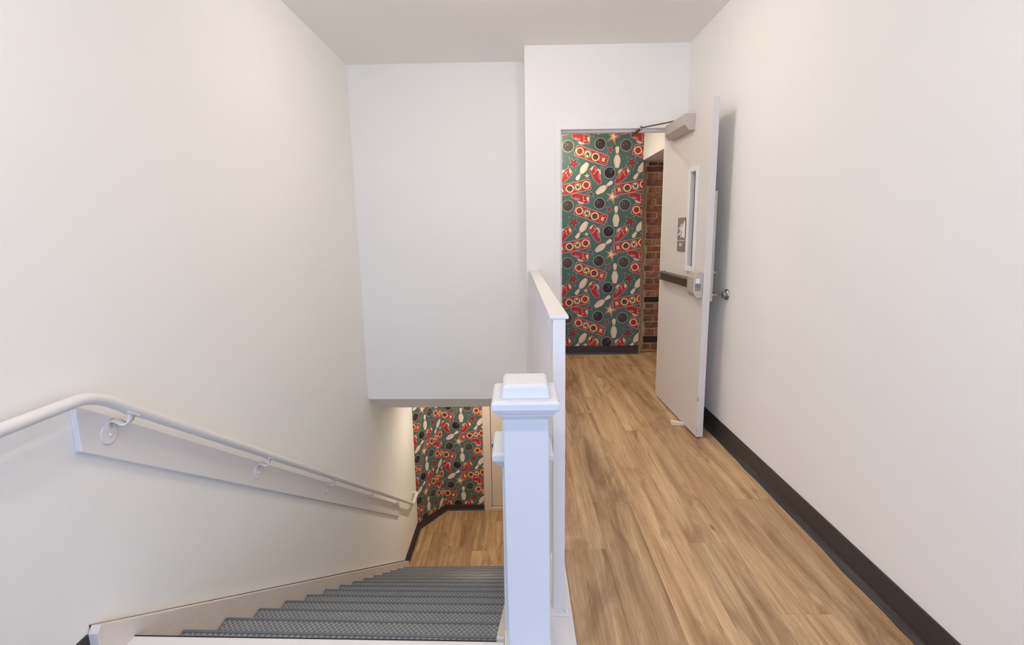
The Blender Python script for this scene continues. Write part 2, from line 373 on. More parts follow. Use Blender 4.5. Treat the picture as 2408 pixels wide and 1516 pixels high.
def tile():
    T = []                                             # (layer, colour, polygon) in print units, 1290 to the repeat, y downwards
    def put(l, c, p): T.append((l, c, p))
    def ball(c, r, holes, col):
        put(1, 'edge', circle(c, r + 8)); put(2, col, circle(c, r - 1))
        for h in holes: put(3, 'shade', circle(h, 9, 10))
    ball((172, 420), 123, [(120, 357), (160, 385), (112, 412)], 'ball')
    ball((888, 382), 119, [(832, 325), (872, 347), (830, 378)], 'dark')
    ball((1102, 1005), 121, [(1110, 945), (1160, 950), (1135, 993)], 'black')
    def sign(c, rd):
        L_ = math.hypot(*rd); rx, ry = rd[0] / L_, rd[1] / L_; ux, uy = ry, -rx
        def X(p): return [(c[0] + rx * a + ux * b, c[1] + ry * a + uy * b) for a, b in p]
        put(1, 'edge', X(rrect(383, 120, 44))); put(2, 'red', X(rrect(374, 111, 38)))
        for k, ch in enumerate('BOWL'):
            q = (-280 + 187 * k, 0)
            def Y(p): return X([(q[0] + a, q[1] + b) for a, b in p])
            C = lambda r: Y(circle((0, 0), r, 30))
            if ch == 'B':
                put(3, 'edge', C(88)); put(4, 'olive', C(82)); put(5, 'red', C(70))
                body = [(-36, -42), (14, -42), (32, -36), (40, -22), (36, -6), (24, 2), (34, 10), (36, 26), (28, 38), (12, 42), (-36, 42), (-36, 28), (-26, 28), (-26, -28), (-36, -28)]
                put(6, 'cream', Y(body)); put(7, 'maroon', Y([(-4, 10), (8, 10), (14, 18), (8, 28), (-4, 28)])); put(7, 'maroon', Y([(-4, -28), (10, -28), (17, -18), (10, -6), (-4, -6)]))
            elif ch == 'O':
                put(3, 'cream', C(88)); put(4, 'olive', C(64))
                put(5, 'maroon', Y([(25 * math.cos(t), 40 * math.sin(t)) for t in [2 * math.pi * j / 20 for j in range(20)]]))
                put(6, 'olive', Y([(12 * math.cos(t), 27 * math.sin(t)) for t in [2 * math.pi * j / 16 for j in range(16)]]))
            elif ch == 'W':
                put(3, 'edge', C(92)); put(4, 'black', C(84)); put(5, 'cream', C(70))
                wv = [(-52, 42), (-18, 42), (-18, 30), (-24, 30), (-17, -8), (-3, 34), (6, 34), (18, -8), (26, 30), (18, 30), (18, 42), (50, 42), (50, 30), (43, 30), (26, -44), (12, -44), (1, -6), (-10, -44), (-26, -44), (-44, 30), (-52, 30)]
                put(6, 'black', Y(wv))
            else:
                put(3, 'cream', C(88)); put(4, 'olive', C(65)); put(5, 'red', C(61))
                put(6, 'olive', Y([(-28, 38), (6, 38), (6, 28), (-4, 28), (-4, -28), (18, -28), (18, -12), (28, -12), (28, -40), (-28, -40), (-28, -28), (-20, -28), (-20, 28), (-28, 28)]))
    sign((697, 628), (-528, -187)); sign((306, 1318), (550, -110))
    def sstar(p, c, cols, d, ki=(.62,)):
        s = star(p, c); put(1, 'edge', grow(s, d)); put(2, cols[0], s)
        for j, k in enumerate(ki): put(3 + j, cols[1 + j], scl(s, c, k))
    sstar([(195, 662), (385, 680), (432, 808), (348, 955), (172, 846)], (300, 792), ('black', 'red'), 7, (.66,))
    sstar([(1173, 70), (1310, 240), (1210, 396), (1054, 318), (1054, 164)], (1176, 235), ('red', 'cream'), 8, (.70,))
    sstar([(1143, 432), (1176, 520), (1128, 586), (1040, 584), (1040, 456)], (1105, 515), ('dark', 'red'), 6, (.74,))
    sstar([(695, 1398), (758, 1456), (750, 1524), (646, 1510), (616, 1430)], (693, 1462), ('dark', 'maroon'), 6, (.55,))
    sstar([(926, 871), (966, 890), (957, 938), (899, 934), (890, 888)], (928, 903), ('dark', 'maroon'), 5, (.5,))
    sstar([(600, 1004), (666, 1046), (630, 1112), (568, 1104), (530, 1052)], (600, 1060), ('shade', 'cream'), 3, (.62,))
    prof = [(2, 14), (8, 28), (24, 39), (50, 45), (82, 42), (115, 34), (150, 29), (180, 32), (215, 49), (255, 67), (300, 76), (345, 72), (400, 58), (440, 46), (464, 40)]
    def pin(head, base, col, sc=1.0):
        d = Vector((base[0] - head[0], base[1] - head[1])); k = d.length / 468; d.normalize(); n = Vector((-d.y, d.x))
        P = lambda t, w: (head[0] + d.x * t * k + n.x * w * k, head[1] + d.y * t * k + n.y * w * k)
        o = [P(t, w) for t, w in prof] + [P(t, -w) for t, w in reversed(prof)]
        o = chaikin(o, 1)
        put(1, 'dark', grow(o, 5)); put(2, 'pin', o)
        for t in (150, 178): put(3, col, [P(t, 31), P(t + 12, 31), P(t + 12, -31), P(t, -31)])
        put(3, 'shade', [P(t, w - 22) for t, w in prof[9:14]] + [P(t, w - 32) for t, w in reversed(prof[9:14])])
    pin((1265, 437), (1265, 905), 'black'); pin((360, 1152), (612, 780), 'maroon'); pin((1172, 1192), (808, 1452), 'maroon')
    def shoe(outl, cream, lace, lines):
        o = chaikin(outl, 2); put(1, 'edge', grow(o, 5)); put(2, 'maroon', grow(o, -3)); put(3, 'red', grow(o, -9))
        put(4, 'cream', cream)
        for p in lines: put(4, 'edge', p)
        put(5, 'edge', chaikin(lace, 1))
    def stroke(pts, w):
        l, r = [], []
        for i, p in enumerate(pts):
            a = Vector(pts[max(i - 1, 0)]); b = Vector(pts[min(i + 1, len(pts) - 1)]); t = (b - a).normalized(); n = Vector((-t.y, t.x)) * w
            l.append((p[0] + n.x, p[1] + n.y)); r.append((p[0] - n.x, p[1] - n.y))
        return l + r[::-1]
    def laces(a, b, n, w, dx, dy):
        return [stroke([(a[0] + (b[0] - a[0]) * k / n, a[1] + (b[1] - a[1]) * k / n), (a[0] + (b[0] - a[0]) * k / n + dx, a[1] + (b[1] - a[1]) * k / n + dy)], w) for k in range(n + 1)]
    shoe([(248, 205), (272, 160), (340, 146), (440, 156), (535, 188), (590, 186), (648, 210), (658, 270), (640, 385), (575, 372), (545, 372), (520, 385), (450, 388), (405, 360), (390, 305), (330, 272), (270, 255)],
         [(588, 250), (632, 222), (644, 280), (626, 355)], [(400, 318), (440, 322), (470, 345), (520, 352), (535, 372), (505, 386), (450, 386), (408, 362)],
         [stroke([(520, 205), (524, 300), (515, 345)], 6), stroke([(525, 312), (575, 318)], 7)] + laces((320, 270), (420, 300), 5, 4, 18, -34))
    shoe([(757, 836), (795, 880), (812, 910), (885, 930), (915, 1000), (892, 1052), (906, 1120), (922, 1195), (906, 1246), (858, 1248), (790, 1190), (728, 1100), (700, 1025), (652, 975), (656, 925)],
         [(676, 905), (750, 856), (734, 898), (692, 962)], [(820, 912), (862, 916), (905, 965), (912, 1010), (890, 1040), (858, 1010), (866, 970), (830, 945)],
         [stroke([(730, 1040), (785, 985), (800, 965)], 6), stroke([(772, 915), (785, 950), (830, 950)], 7)] + laces((838, 1030), (868, 1140), 5, 4, 34, 6))
    shoe([(1474, 872), (1530, 930), (1562, 985), (1548, 1042), (1500, 1062), (1450, 1132), (1370, 1200), (1290, 1242), (1238, 1238), (1222, 1196), (1245, 1140), (1292, 1072), (1312, 1040), (1284, 1010), (1302, 958), (1370, 922), (1412, 930)],
         [(1490, 902), (1546, 972), (1508, 1028), (1486, 955)], [(1300, 985), (1320, 950), (1370, 930), (1395, 946), (1352, 985), (1330, 1030), (1300, 1022)],
         [stroke([(1400, 985), (1440, 1035), (1452, 1075)], 6), stroke([(1392, 965), (1420, 985), (1448, 955)], 7)] + laces((1290, 1130), (1352, 1010), 6, 4, 30, 12))
    return T
TILE = tile()

def wallpaper(parent, name, u0, u1, z0, z1, anchor, P, to_world):
    """print on a wall: u along the wall, z up; anchor = (print x, print y, u, z)"""
    s, sz = P[0] / 1290, P[1] / 1290
    bm = bmesh.new()
    def face(pts, lift, mi):
        try:
            f = bm.faces.new([bm.verts.new((p[0], p[1], lift)) for p in pts]); f.material_index = mi
        except ValueError: pass
    e = .0004
    face([(u0, z0), (u1, z0), (u1, z1), (u0, z1)], 0.001, WKEYS.index('green'))
    for i in range(-4, 6):
        for j in range(-6, 8):
            du, dz = anchor[2] + i * P[0], anchor[3] - j * P[1]
            for l, c, poly in TILE:
                q = [(du + (x - anchor[0]) * s, dz - (y - anchor[1]) * sz) for x, y in poly]
                if max(p[0] for p in q) < u0 or min(p[0] for p in q) > u1 or max(p[1] for p in q) < z0 or min(p[1] for p in q) > z1: continue
                face(q, 0.001 + e * l, WKEYS.index(c))
    bm.normal_update()
    for co, no in (((u0, 0, 0), (-1, 0, 0)), ((u1, 0, 0), (1, 0, 0)), ((0, z0, 0), (0, -1, 0)), ((0, z1, 0), (0, 1, 0))):
        bmesh.ops.bisect_plane(bm, geom=bm.verts[:] + bm.edges[:] + bm.faces[:], plane_co=co, plane_no=no, clear_outer=True)
    org = Vector(to_world(u0, z0, 0))
    bm.normal_update(); bmesh.ops.triangulate(bm, faces=bm.faces[:])
    for v in bm.verts: v.co = Vector(to_world(*v.co)) - org
    bmesh.ops.recalc_face_normals(bm, faces=bm.faces)
    me = bpy.data.meshes.new(name); bm.to_mesh(me); bm.free()
    for m in WMATS: me.materials.append(m)
    o = bpy.data.objects.new(name, me); COL.objects.link(o); o.parent = parent; o.location = org - wloc(parent); o['kind'] = 'stuff'
    return o
wallpaper(wb, 'wallpaper', -.6, 1.352, .09, 2.55, (300, 790, .618, 2.073), (.611, .6115), lambda u, z, l: (u, YB - l, z))
lowb = bpy.data.objects['wall_lower_back']; lowa = bpy.data.objects['wall_lower_angle']
wallpaper(lowb, 'wallpaper', 0, -.508 - A1.x, ZL + .08, -.37, (1265, 670, .256, -1.151), (.612, .592), lambda u, z, l: (A1.x + u, YLB - l, z))
wallpaper(lowa, 'wallpaper', -(A1 - A0).length, 0, ZL + .08, -.37, (1265, 670, .256 - .622, -1.135), (.612, .592),
          lambda u, z, l: (A1.x + ad.x * u - an.x * l, A1.y + ad.y * u - an.y * l, z))

# ------------------------------------------------------------------ brick wall beyond the wallpaper
YBR = 5.705
br = build(B(1.352, 3.0, YBR, YBR + .15, -.05, 2.15), 'wall_brick', MORTAR)
struct(br, 'old exposed red brick wall beside the bowling wallpaper', 'wall')
COURSES = [2.087, 2.039, 1.978, 1.902, 1.829, 1.763, 1.700, 1.632, 1.560, 1.492, 1.418, 1.344, 1.271, 1.201, 1.130, 1.056, .985, .918, .846, .776, .706, .636, .566, .500, .428, .355, .275, .190, .105, .03, -.02]
TONES = [(166, 114, 90), (154, 100, 82), (172, 118, 90), (142, 98, 84), (164, 124, 98), (134, 96, 84), (168, 108, 84)]
for ci in range(len(COURSES) - 1):
    zt, zb_ = COURSES[ci] - .006, COURSES[ci + 1] + .006
    if ci in (21, 27): continue                       # two courses are missing their bricks
    x = 1.418 + random.uniform(-.012, .02) - (0 if ci % 2 else .0)
    first = True
    while x < 2.5:
        ln = (.093 if ci % 2 == 0 and first else .205) + random.uniform(-.008, .008)
        d = random.uniform(.006, .011)
        j = lambda k=.004: random.uniform(-k, k)
        a = [(x + j(), YBR - d + j(.003), zb_ + j()), (x + ln + j(), YBR - d + j(.003), zb_ + j()), (x + ln + j(), YBR - d + j(.003), zt + j()), (x + j(), YBR - d + j(.003), zt + j())]
        t = random.choice(TONES)
        if ci in (0, 1): t = tuple(int(v * .8) for v in t)  # beam's shadow painted into the top two courses
        build(MB().prism(a, [(p[0], YBR + .01, p[2]) for p in a]), 'brick', BRICK, br, bevel=.004, seg=1, color=srgb(*t))
        x += ln + .012; first = False
for ci in (21, 27):
    build(B(1.42, 2.6, YBR - .012, YBR + .002, COURSES[ci + 1] + .012, COURSES[ci] - .004), 'brick_gap_shade', DARK, br)  # dark slabs paint the shade inside the missing courses
# ragged mortar where the drywall stops
mm = MB(); zz = 0.0; prev = None; rows = []
while zz < 2.1:
    rows.append((zz, 1.352 + random.uniform(.036, .062), random.uniform(.012, .034))); zz += random.uniform(.02, .05)
vs = []
for z, w, d in rows: vs += [(1.352, YBR - d - .01, z), ((1.352 + w) / 2, YBR - d - random.uniform(0, .01), z), (w, YBR + .002, z)]
mm.add(vs, [(3 * i + k, 3 * i + k + 1, 3 * i + k + 4, 3 * i + k + 3) for i in range(len(rows) - 1) for k in (0, 1)])
build(mm, 'mortar_edge', MORTAR, br)

# ------------------------------------------------------------------ rubber baseboards
def base_strip(name, pts, h, out, label, wave=0.0, parent=None):
    """pts: polyline in plan; out: unit normal per segment into the room; cove base"""
    mb = MB(); prof = [(.0005, h), (.005, h - .002), (.005, .022), (.012, .008), (.020, 0.0), (.0005, 0.0)]
    V = []
    for (x, y, z, nx, ny) in pts:
        w = random.uniform(0, wave)
        V.append([(x + nx * (d + (w if i >= 3 and i < 5 else w * .15 if i == 2 else 0)), y + ny * (d + (w if i >= 3 and i < 5 else 0)), z + hh) for i, (d, hh) in enumerate(prof)])
    n = len(prof); v = [p for r in V for p in r]
    f = [(i * n + k, i * n + (k + 1) % n, (i + 1) * n + (k + 1) % n, (i + 1) * n + k) for i in range(len(V) - 1) for k in range(n)]
    f += [tuple(range(n)), tuple(range((len(V) - 1) * n, len(V) * n))[::-1]]
    mb.add(v, f); o = build(mb, name, RUBBER); struct(o, label, 'baseboard'); return o
base_strip('baseboard_right', [(XR, 0.2 + (YD - .2) * k / 26, 0, -1, 0) for k in range(27)], .122, None, 'black rubber cove base along the right wall', wave=.014)
base_strip('baseboard_left', [(XL, YN + (1.426 - YN) * k / 6, 0, 1, 0) for k in range(7)], .128, None, 'black rubber base on the left wall at the stair head')
base_strip('baseboard_back', [(-.95, YB, 0, 0, -1), (1.352, YB, 0, 0, -1)], .098, None, 'black rubber base under the wallpaper beyond the door')
base_strip('baseboard_lower_left', [(XL, 5.30, ZL, 1, 0), (XL, 6.36, ZL, 1, 0)], .12, None, 'black rubber base on the left wall below the stairs')
base_strip('baseboard_lower_angle', [(A0.x, A0.y, ZL, -an.x, -an.y), (A1.x, A1.y, ZL, -an.x, -an.y)], .10, None, 'black rubber base under the angled wallpapered wall')
base_strip('baseboard_lower_back', [(A1.x, YLB, ZL, 0, -1), (-.508, YLB, ZL, 0, -1)], .09, None, 'black rubber base beside the lower beige door frame')

# ------------------------------------------------------------------ staircase
st = empty('staircase', (-.72, 3.5, ZL))
tag(st, 'straight flight of slate rubber stair treads with a worn diamond pattern', 'stairs')
RUN, RISE, SX0, SX1 = .272, .1724, -1.352, -.085
def skew(x, k): return -.045 * (1 - k / 13) * (x - SX0) / (SX1 - SX0)
def yk(k): return 1.80 + RUN * k
for k in range(14):
    z = -.175 - RISE * k; y1 = yk(k); y0 = y1 - RUN - .022
    sk = [skew(SX0, k), skew(SX1, k)]
    def Q(x0, x1, ya, yb, za, zb):
        c = [(x0, ya + skew(x0, k)), (x1, ya + skew(x1, k)), (x1, yb + skew(x1, k)), (x0, yb + skew(x0, k))]
        return MB().prism([(p[0], p[1], za) for p in c], [(p[0], p[1], zb) for p in c])
    t = build(Q(SX0 + .004, SX1 - .002, y0, y1 - .004, z - .032, z - .006), 'tread', PLY, st)
    build(Q(SX0 + .007, SX1 - .002, y0, y1 - .018, z - .006, z), 'rubber_mat', TREAD, t)
    # rounded smooth nosing
    pr = [(-.0185, -.002), (-.0185, .0025), (-.006, .0025), (-.001, -.001), (.001, -.008), (.001, -.038), (-.004, -.040), (-.004, -.010)]
    def prf(x): return [(x, y1 + skew(x, k) + a, z + b) for a, b in pr]
    build(MB().prism(prf(SX0 + .007), prf(SX1 - .002)), 'nosing', TREAD, t)
    # raised diamond ridges
    mb = MB(); wx0, wx1, wy0, wy1 = SX0 + .010, SX1 - .006, y0 + .03, y1 - .020
    px, py = .0236, .026; sl = px / py; hw = .0018
    for sgn in (1, -1):
        c0 = wx0 - (wy1 - wy0) * sl if sgn > 0 else wx0
        c = c0
        while c < wx1 + (0 if sgn > 0 else (wy1 - wy0) * sl):
            # line x = c + sgn*sl*(y-wy0)
            pa = [c, wy0]; pb = [c + sgn * sl * (wy1 - wy0), wy1]
            if min(pa[0], pb[0]) < wx1 and max(pa[0], pb[0]) > wx0:
                for lim, lo in ((wx0, True), (wx1, False)):
                    for p, q in ((pa, pb), (pb, pa)):
                        if (p[0] < lim) if lo else (p[0] > lim):
                            tt = (lim - q[0]) / (p[0] - q[0]); p[1] = q[1] + (p[1] - q[1]) * tt; p[0] = lim
                a = [(pa[0] - hw, pa[1]), (pa[0] + hw, pa[1]), (pb[0] + hw, pb[1]), (pb[0] - hw, pb[1])]
                ti = [(pa[0] - hw * .5, pa[1]), (pa[0] + hw * .5, pa[1]), (pb[0] + hw * .5, pb[1]), (pb[0] - hw * .5, pb[1])]
                v = [(x, y + skew(x, k), z - .0003) for x, y in a] + [(x, y + skew(x, k), z + .0012) for x, y in ti]
                mb.add(v, [(4, 5, 6, 7), (0, 1, 5, 4), (1, 2, 6, 5), (2, 3, 7, 6), (3, 0, 4, 7)])
            c += px
    build(mb, 'diamond_ridges', RIDGE, t, kind='stuff')
    zr = z - .033
    build(Q(SX0 + .004, SX1 - .002, y1 - .028, y1 - .012, (zr - RISE + .032) if k < 13 else ZL, zr + .002), 'riser', STRING, st)
build(B(SX0 + .002, SX1, 1.495, 1.512, -.19, -.035), 'riser', STRING, st)
def stringer(x0, x1, ya, za, name, drop=.42, front=None):
    sl = .6405; ye = 5.62; ze = za - sl * (ye - ya)
    prof = [(ya, za - .02), (ya + .016, za), (ye, ze), (ye, ZL)] + [(ye - .35, ZL), (ya, za - drop)]
    mb = MB().prism([(x0, y, z) for y, z in prof], [(x1, y, z) for y, z in prof])
    return build(mb, name, STRING, st, bevel=.0025)
stringer(XL + .004, SX0 + .002, 1.427, .148, 'stringer')
stringer(SX1 - .001, -.058, 1.535, .000, 'stringer')
build(MB().prism([(SX0, 1.36, -.03), (-.0575, 1.36, -.03), (-.0575, 1.526, -.03), (SX0, 1.563, -.03)], [(SX0, 1.36, .004), (-.0575, 1.36, .004), (-.0575, 1.526, .004), (SX0, 1.563, .004)]), 'landing_nosing', SMOOTH, st, bevel=.006)
build(MB().prism([(SX0, 1.563, -.034), (SX1, 1.527, -.034), (SX1, 1.531, -.034), (SX0, 1.567, -.034)], [(SX0, 1.563, .0025), (SX1, 1.527, .0025), (SX1, 1.531, .0025), (SX0, 1.567, .0025)]), 'edge_shadow', DARK, st)  # dark strip paints the shadow line of the nosing overhang
# dark open joint between the stringer and the plaster
ja, jb = (1.440, .1365), (5.50, .1365 - .6405 * 4.06)
build(MB().prism([(XL + .0004, ja[0], ja[1] + .0135), (XL + .0004, jb[0], jb[1] + .0135), (XL + .0004, jb[0], jb[1] - .01), (XL + .0004, ja[0], ja[1] - .01)],
                 [(XL + .0038, ja[0], ja[1] + .0135), (XL + .0038, jb[0], jb[1] + .0135), (XL + .0038, jb[0], jb[1] - .01), (XL + .0038, ja[0], ja[1] - .01)]), 'joint', DARK, st, label='dark open joint above the stringer')

# landing edge curb
cb = build(B(-.0572, .186, 0.3, YD, -.16, .007), 'trim_landing_edge', SMOOTH, bevel=.004)
struct(cb, 'white painted curb board along the stair edge of the landing', 'trim')

# ------------------------------------------------------------------ newel posts
def loft(rings, name, m, parent, bevel=0.006, seg=2):
    """rings: (cx, cy, half x, half y, z)"""
    mb = MB(); v = []
    for cx, cy_, hx, hy, z in rings: v += [(cx - hx, cy_ - hy, z), (cx + hx, cy_ - hy, z), (cx + hx, cy_ + hy, z), (cx - hx, cy_ + hy, z)]
    n = len(rings); f = [(3, 2, 1, 0), tuple(range(4 * n - 4, 4 * n))]
    f += [(4 * i + k, 4 * i + (k + 1) % 4, 4 * i + 4 + (k + 1) % 4, 4 * i + 4 + k) for i in range(n - 1) for k in range(4)]
    mb.add(v, f); return build(mb, name, m, parent, bevel=bevel, seg=seg)
def newel(cx, cy_, hw, z0, zs, name, label, block=.042, lean=.0065):
    e = empty(name, (cx, cy_, z0)); tag(e, label, 'newel post')
    loft([(cx + lean, cy_, hw - .001, hw, z0), (cx, cy_, hw, hw, zs)], 'post_shaft', TRIM, e, .004)
    s = hw
    loft([(cx, cy_, s - .001, s - .001, zs - .004), (cx, cy_, s + .012, s + .012, zs + .012), (cx, cy_, s + .013, s + .013, zs + .018), (cx, cy_, s + .020, s + .020, zs + .022), (cx, cy_, s + .021, s + .021, zs + .029)], 'cap_moulding', TRIM, e, .003)
    loft([(cx, cy_, s + .028, s + .028, zs + .0285), (cx, cy_, s + .031, s + .031, zs + .036), (cx, cy_, s + .031, s + .031, zs + .052), (cx, cy_, s + .026, s + .026, zs + .060)], 'cap_plate', TRIM, e, .005)
    loft([(cx, cy_, s + .004, s + .004, zs + .058), (cx, cy_, s, s, zs + .058 + block * .8), (cx, cy_, s - .006, s - .006, zs + .058 + block)], 'cap_block', TRIM, e, .006, 3)
    return e
newel(.0205, 1.468, .0660, 0.007, .842, 'newel_post', 'big white painted square newel post with stepped cap in the foreground')
newel(.0118, 1.637, .0675, 0.007, .614, 'newel_post', 'shorter white newel post half hidden behind the big newel post', block=.062, lean=-.002)

# ------------------------------------------------------------------ guard rail
gr = empty('guard_rail', (.138, 2.9, .007)); tag(gr, 'white metal guard rail with square balusters along the stair edge', 'railing')
mb = MB().prism([(.106, 1.665, 1.085), (.169, 1.665, 1.085), (.169, 1.665, 1.097), (.106, 1.665, 1.097)], [(.104, YD - .001, 1.052), (.171, YD - .001, 1.052), (.171, YD - .001, 1.064), (.104, YD - .001, 1.064)])
build(mb, 'top_rail', SMOOTH, gr, bevel=.002, seg=1)
build(B(.117, .159, 1.668, 1.710, .012, 1.086), 'end_post', SMOOTH, gr, bevel=.002, seg=1)
build(B(.092, .134, YD - .046, YD - .002, .007, 1.053), 'wall_post', SMOOTH, gr, bevel=.002, seg=1)
build(B(.119, .157, 1.710, YD - .046, .075, .105), 'bottom_rail', SMOOTH, gr, bevel=.002, seg=1)
y = 1.875; bal = None
while y < YD - .12:
    zt = 1.086 - (y - 1.665) * .0132
    build(B(.120, .145, y - .0125, y + .0125, .104, zt), 'baluster', SMOOTH, gr); y += .158
for yy, dd in ((1.70, 0), (YD - .08, 1)):
    bp = build(B(.088, .178, yy - .065, yy + .065 if not dd else yy + .07, .007, .013), 'base_plate', SMOOTH, gr, bevel=.002)
    for bx in (.103, .166):
        for by in (-.047, .047):
            build(MB().tube([(bx, yy + by, .0125), (bx, yy + by, .0165), (bx, yy + by, .019)], [.009, .009, .005], 12), 'bolt', SMOOTH, bp)

# ------------------------------------------------------------------ wall handrail
hr = empty('handrail', (XL + .03, 3.4, -.9)); tag(hr, 'white round metal handrail on a painted board down the left wall', 'handrail')
RX = XL + .060
def bez(p0, p1, p2, n=8): return [tuple(Vector(p0) * (1 - t) ** 2 + Vector(p1) * 2 * t * (1 - t) + Vector(p2) * t * t) for t in [k / n for k in range(n + 1)]]
zb = lambda y: .885 - .648 * (y - 1.525)
path = [(XL + .001, 1.185, .890), (XL + .03, 1.185, .890)] + bez((XL + .035, 1.185, .890), (RX, 1.188, .890), (RX, 1.225, .890), 6)
path += [(RX, 1.30, .890)] + bez((RX, 1.455, .890), (RX, 1.525, .889), (RX, 1.60, zb(1.60)), 10)
path += [(RX, y_, zb(y_)) for y_ in (2.2, 3, 4, 5)] + bez((RX, 5.83, zb(5.83)), (RX, 5.88, zb(5.88)), (RX, 5.93, zb(5.88)), 8)
ze = zb(5.88)
path += [(RX, 6.05, ze)] + bez((RX, 6.12, ze), (RX, 6.16, ze), (RX - .03, 6.16, ze), 6) + [(XL + .001, 6.16, ze)]
build(MB().tube(path, .0185, 20), 'rail', SMOOTH, hr)
bz = lambda y: .714 - .651 * (y - 1.50)
prof = [(1.497, bz(1.50)), (5.36, bz(5.36)), (5.36, bz(5.36) + .150), (1.50, bz(1.50) + .150)]
build(MB().prism([(XL + .0005, y_, z_) for y_, z_ in prof], [(XL + .021, y_, z_) for y_, z_ in prof]), 'mounting_board', SMOOTH, hr, bevel=.002)
br0 = None
for yb_ in (1.606, 2.485, 3.357, 4.253, 5.13):
    zr_ = zb(yb_); zd = zr_ - .103; xb = XL + .021
    def strap_pts():
        prof = [(0.0025, -.002), (.003, .028), (.006, .038), (.013, .043), (.021, .037), (.027, .024), (.034, .018), (.041, .024), (.044, .040), (.0445, .066), (.044, .083)]
        for _ in range(2):
            q = [prof[0]]
            for a_, b_ in zip(prof[:-1], prof[1:]): q += [(a_[0] * .75 + b_[0] * .25, a_[1] * .75 + b_[1] * .25), (a_[0] * .25 + b_[0] * .75, a_[1] * .25 + b_[1] * .75)]
            prof = q + [prof[-1]]
        return prof
    if br0 is None:
        mb = MB()
        mb.tube([(0.0003, 0, 0), (.0035, 0, 0), (.0045, 0, 0)], [.036, .036, .0335], 28)
        e = build(mb, 'bracket', SMOOTH, hr, local=True)
        sm = MB(); P = strap_pts(); L1, L2 = [], []
        for i, (x_, z_) in enumerate(P):
            w = .016; dyo = .055 * max(0, (x_ - .006) / .04)
            a0 = Vector(P[max(i - 1, 0)]); a1 = Vector(P[min(i + 1, len(P) - 1)]); tn = (a1 - a0).normalized(); nn = Vector((-tn.y, tn.x)) * .0017
            L1.append([(x_ + nn.x, -w + dyo, z_ + nn.y), (x_ + nn.x, w + dyo, z_ + nn.y), (x_ - nn.x, w + dyo, z_ - nn.y), (x_ - nn.x, -w + dyo, z_ - nn.y)])
        v = [p for r in L1 for p in r]; n = len(L1)
        sm.add(v, [(4 * i + k, 4 * i + (k + 1) % 4, 4 * i + 4 + (k + 1) % 4, 4 * i + 4 + k) for i in range(n - 1) for k in range(4)] + [(0, 1, 2, 3), (4 * n - 4, 4 * n - 3, 4 * n - 2, 4 * n - 1)], 0, True)
        s1 = build(sm, 'strap', SMOOTH, e, local=True)
        # saddle under the rail, following its slope
        c = Vector((.0395, .055, .085 - .055 * .648)); dv = Vector((0, 1, -.648)).normalized() * .028
        q = [c + dv * a_ + Vector((b_, 0, 0)) for a_, b_ in ((-1, -.014), (1, -.014), (1, .014), (-1, .014))]
        up = Vector((0, .54, .84)) * .003
        s2 = build(MB().prism([tuple(p - up) for p in q], [tuple(p + up) for p in q]), 'saddle', SMOOTH, e, local=True)
        s3 = build(MB().tube([(.0035, 0, -.004), (.009, 0, -.004), (.011, 0, -.004)], [.0065, .006, .003], 10), 'screw', SMOOTH, e, local=True)
        br0 = e
    else:
        e = br0.copy(); COL.objects.link(e)
        for ch in (s1, s2, s3):
            c_ = ch.copy(); COL.objects.link(c_); c_.parent = e
    e.location = Vector((xb, yb_, zd)) - wloc(hr)

# ------------------------------------------------------------------ upper door, frame and hardware
fr = empty('door_frame', ((OX0 + OX1) / 2, YD, 0)); struct(fr, 'painted steel frame of the open upper doorway', 'door frame')
def jamb(x0, x1, xs, nm):
    mb = B(min(x0, x1), max(x0, x1), YD - .012, YD + .142, 0, OZ + .0005)
    lo, hi = sorted((x1, xs)); mb.box(lo, hi, YD + .045, YD + .10, 0, OZ - .0006)
    build(mb, nm, FRAMEP, fr, bevel=.002, seg=1)
jamb(OX0 - .052, OX0, OX0 + .016, 'jamb'); jamb(OX1 + .052, OX1, OX1 - .016, 'jamb')
build(B(OX0 - .052, OX1 + .052, YD - .012, YD + .142, OZ - .0004, OZ + .053).box(OX0 + .0161, OX1 - .0161, YD + .045, YD + .10, OZ - .016, OZ - .0006), 'header', FRAMEP, fr, bevel=.002, seg=1)
mb = MB()
for (ya, yb2, za, zb2) in ((YD + .004, YD + .012, .985, 1.10), (YD + .034, YD + .042, .985, 1.10), (YD + .012, YD + .034, .985, 1.02), (YD + .012, YD + .034, 1.065, 1.10)):
    mb.box(OX0 - .0005, OX0 + .0025, ya, yb2, za, zb2)
mb.box(OX0 - .0005, OX0 + .010, YD - .014, YD - .004, 1.01, 1.075)
build(mb, 'strike_plate', ALU, fr)
for zz in (1.88, 1.13):
    build(MB().tube([(OX0 - .001, YD + .03, zz), (OX0 + .003, YD + .03, zz)], .006, 10), 'silencer', DARK, fr)

DA = Vector((1.150, 4.128, 0)); dd = Vector((1.1755, 3.232, 0)) - DA; DW = dd.length
dr = empty('door_1', DA, math.atan2(dd.y, dd.x)); struct(dr, 'beige grey painted steel door standing open against the right wall', 'door')
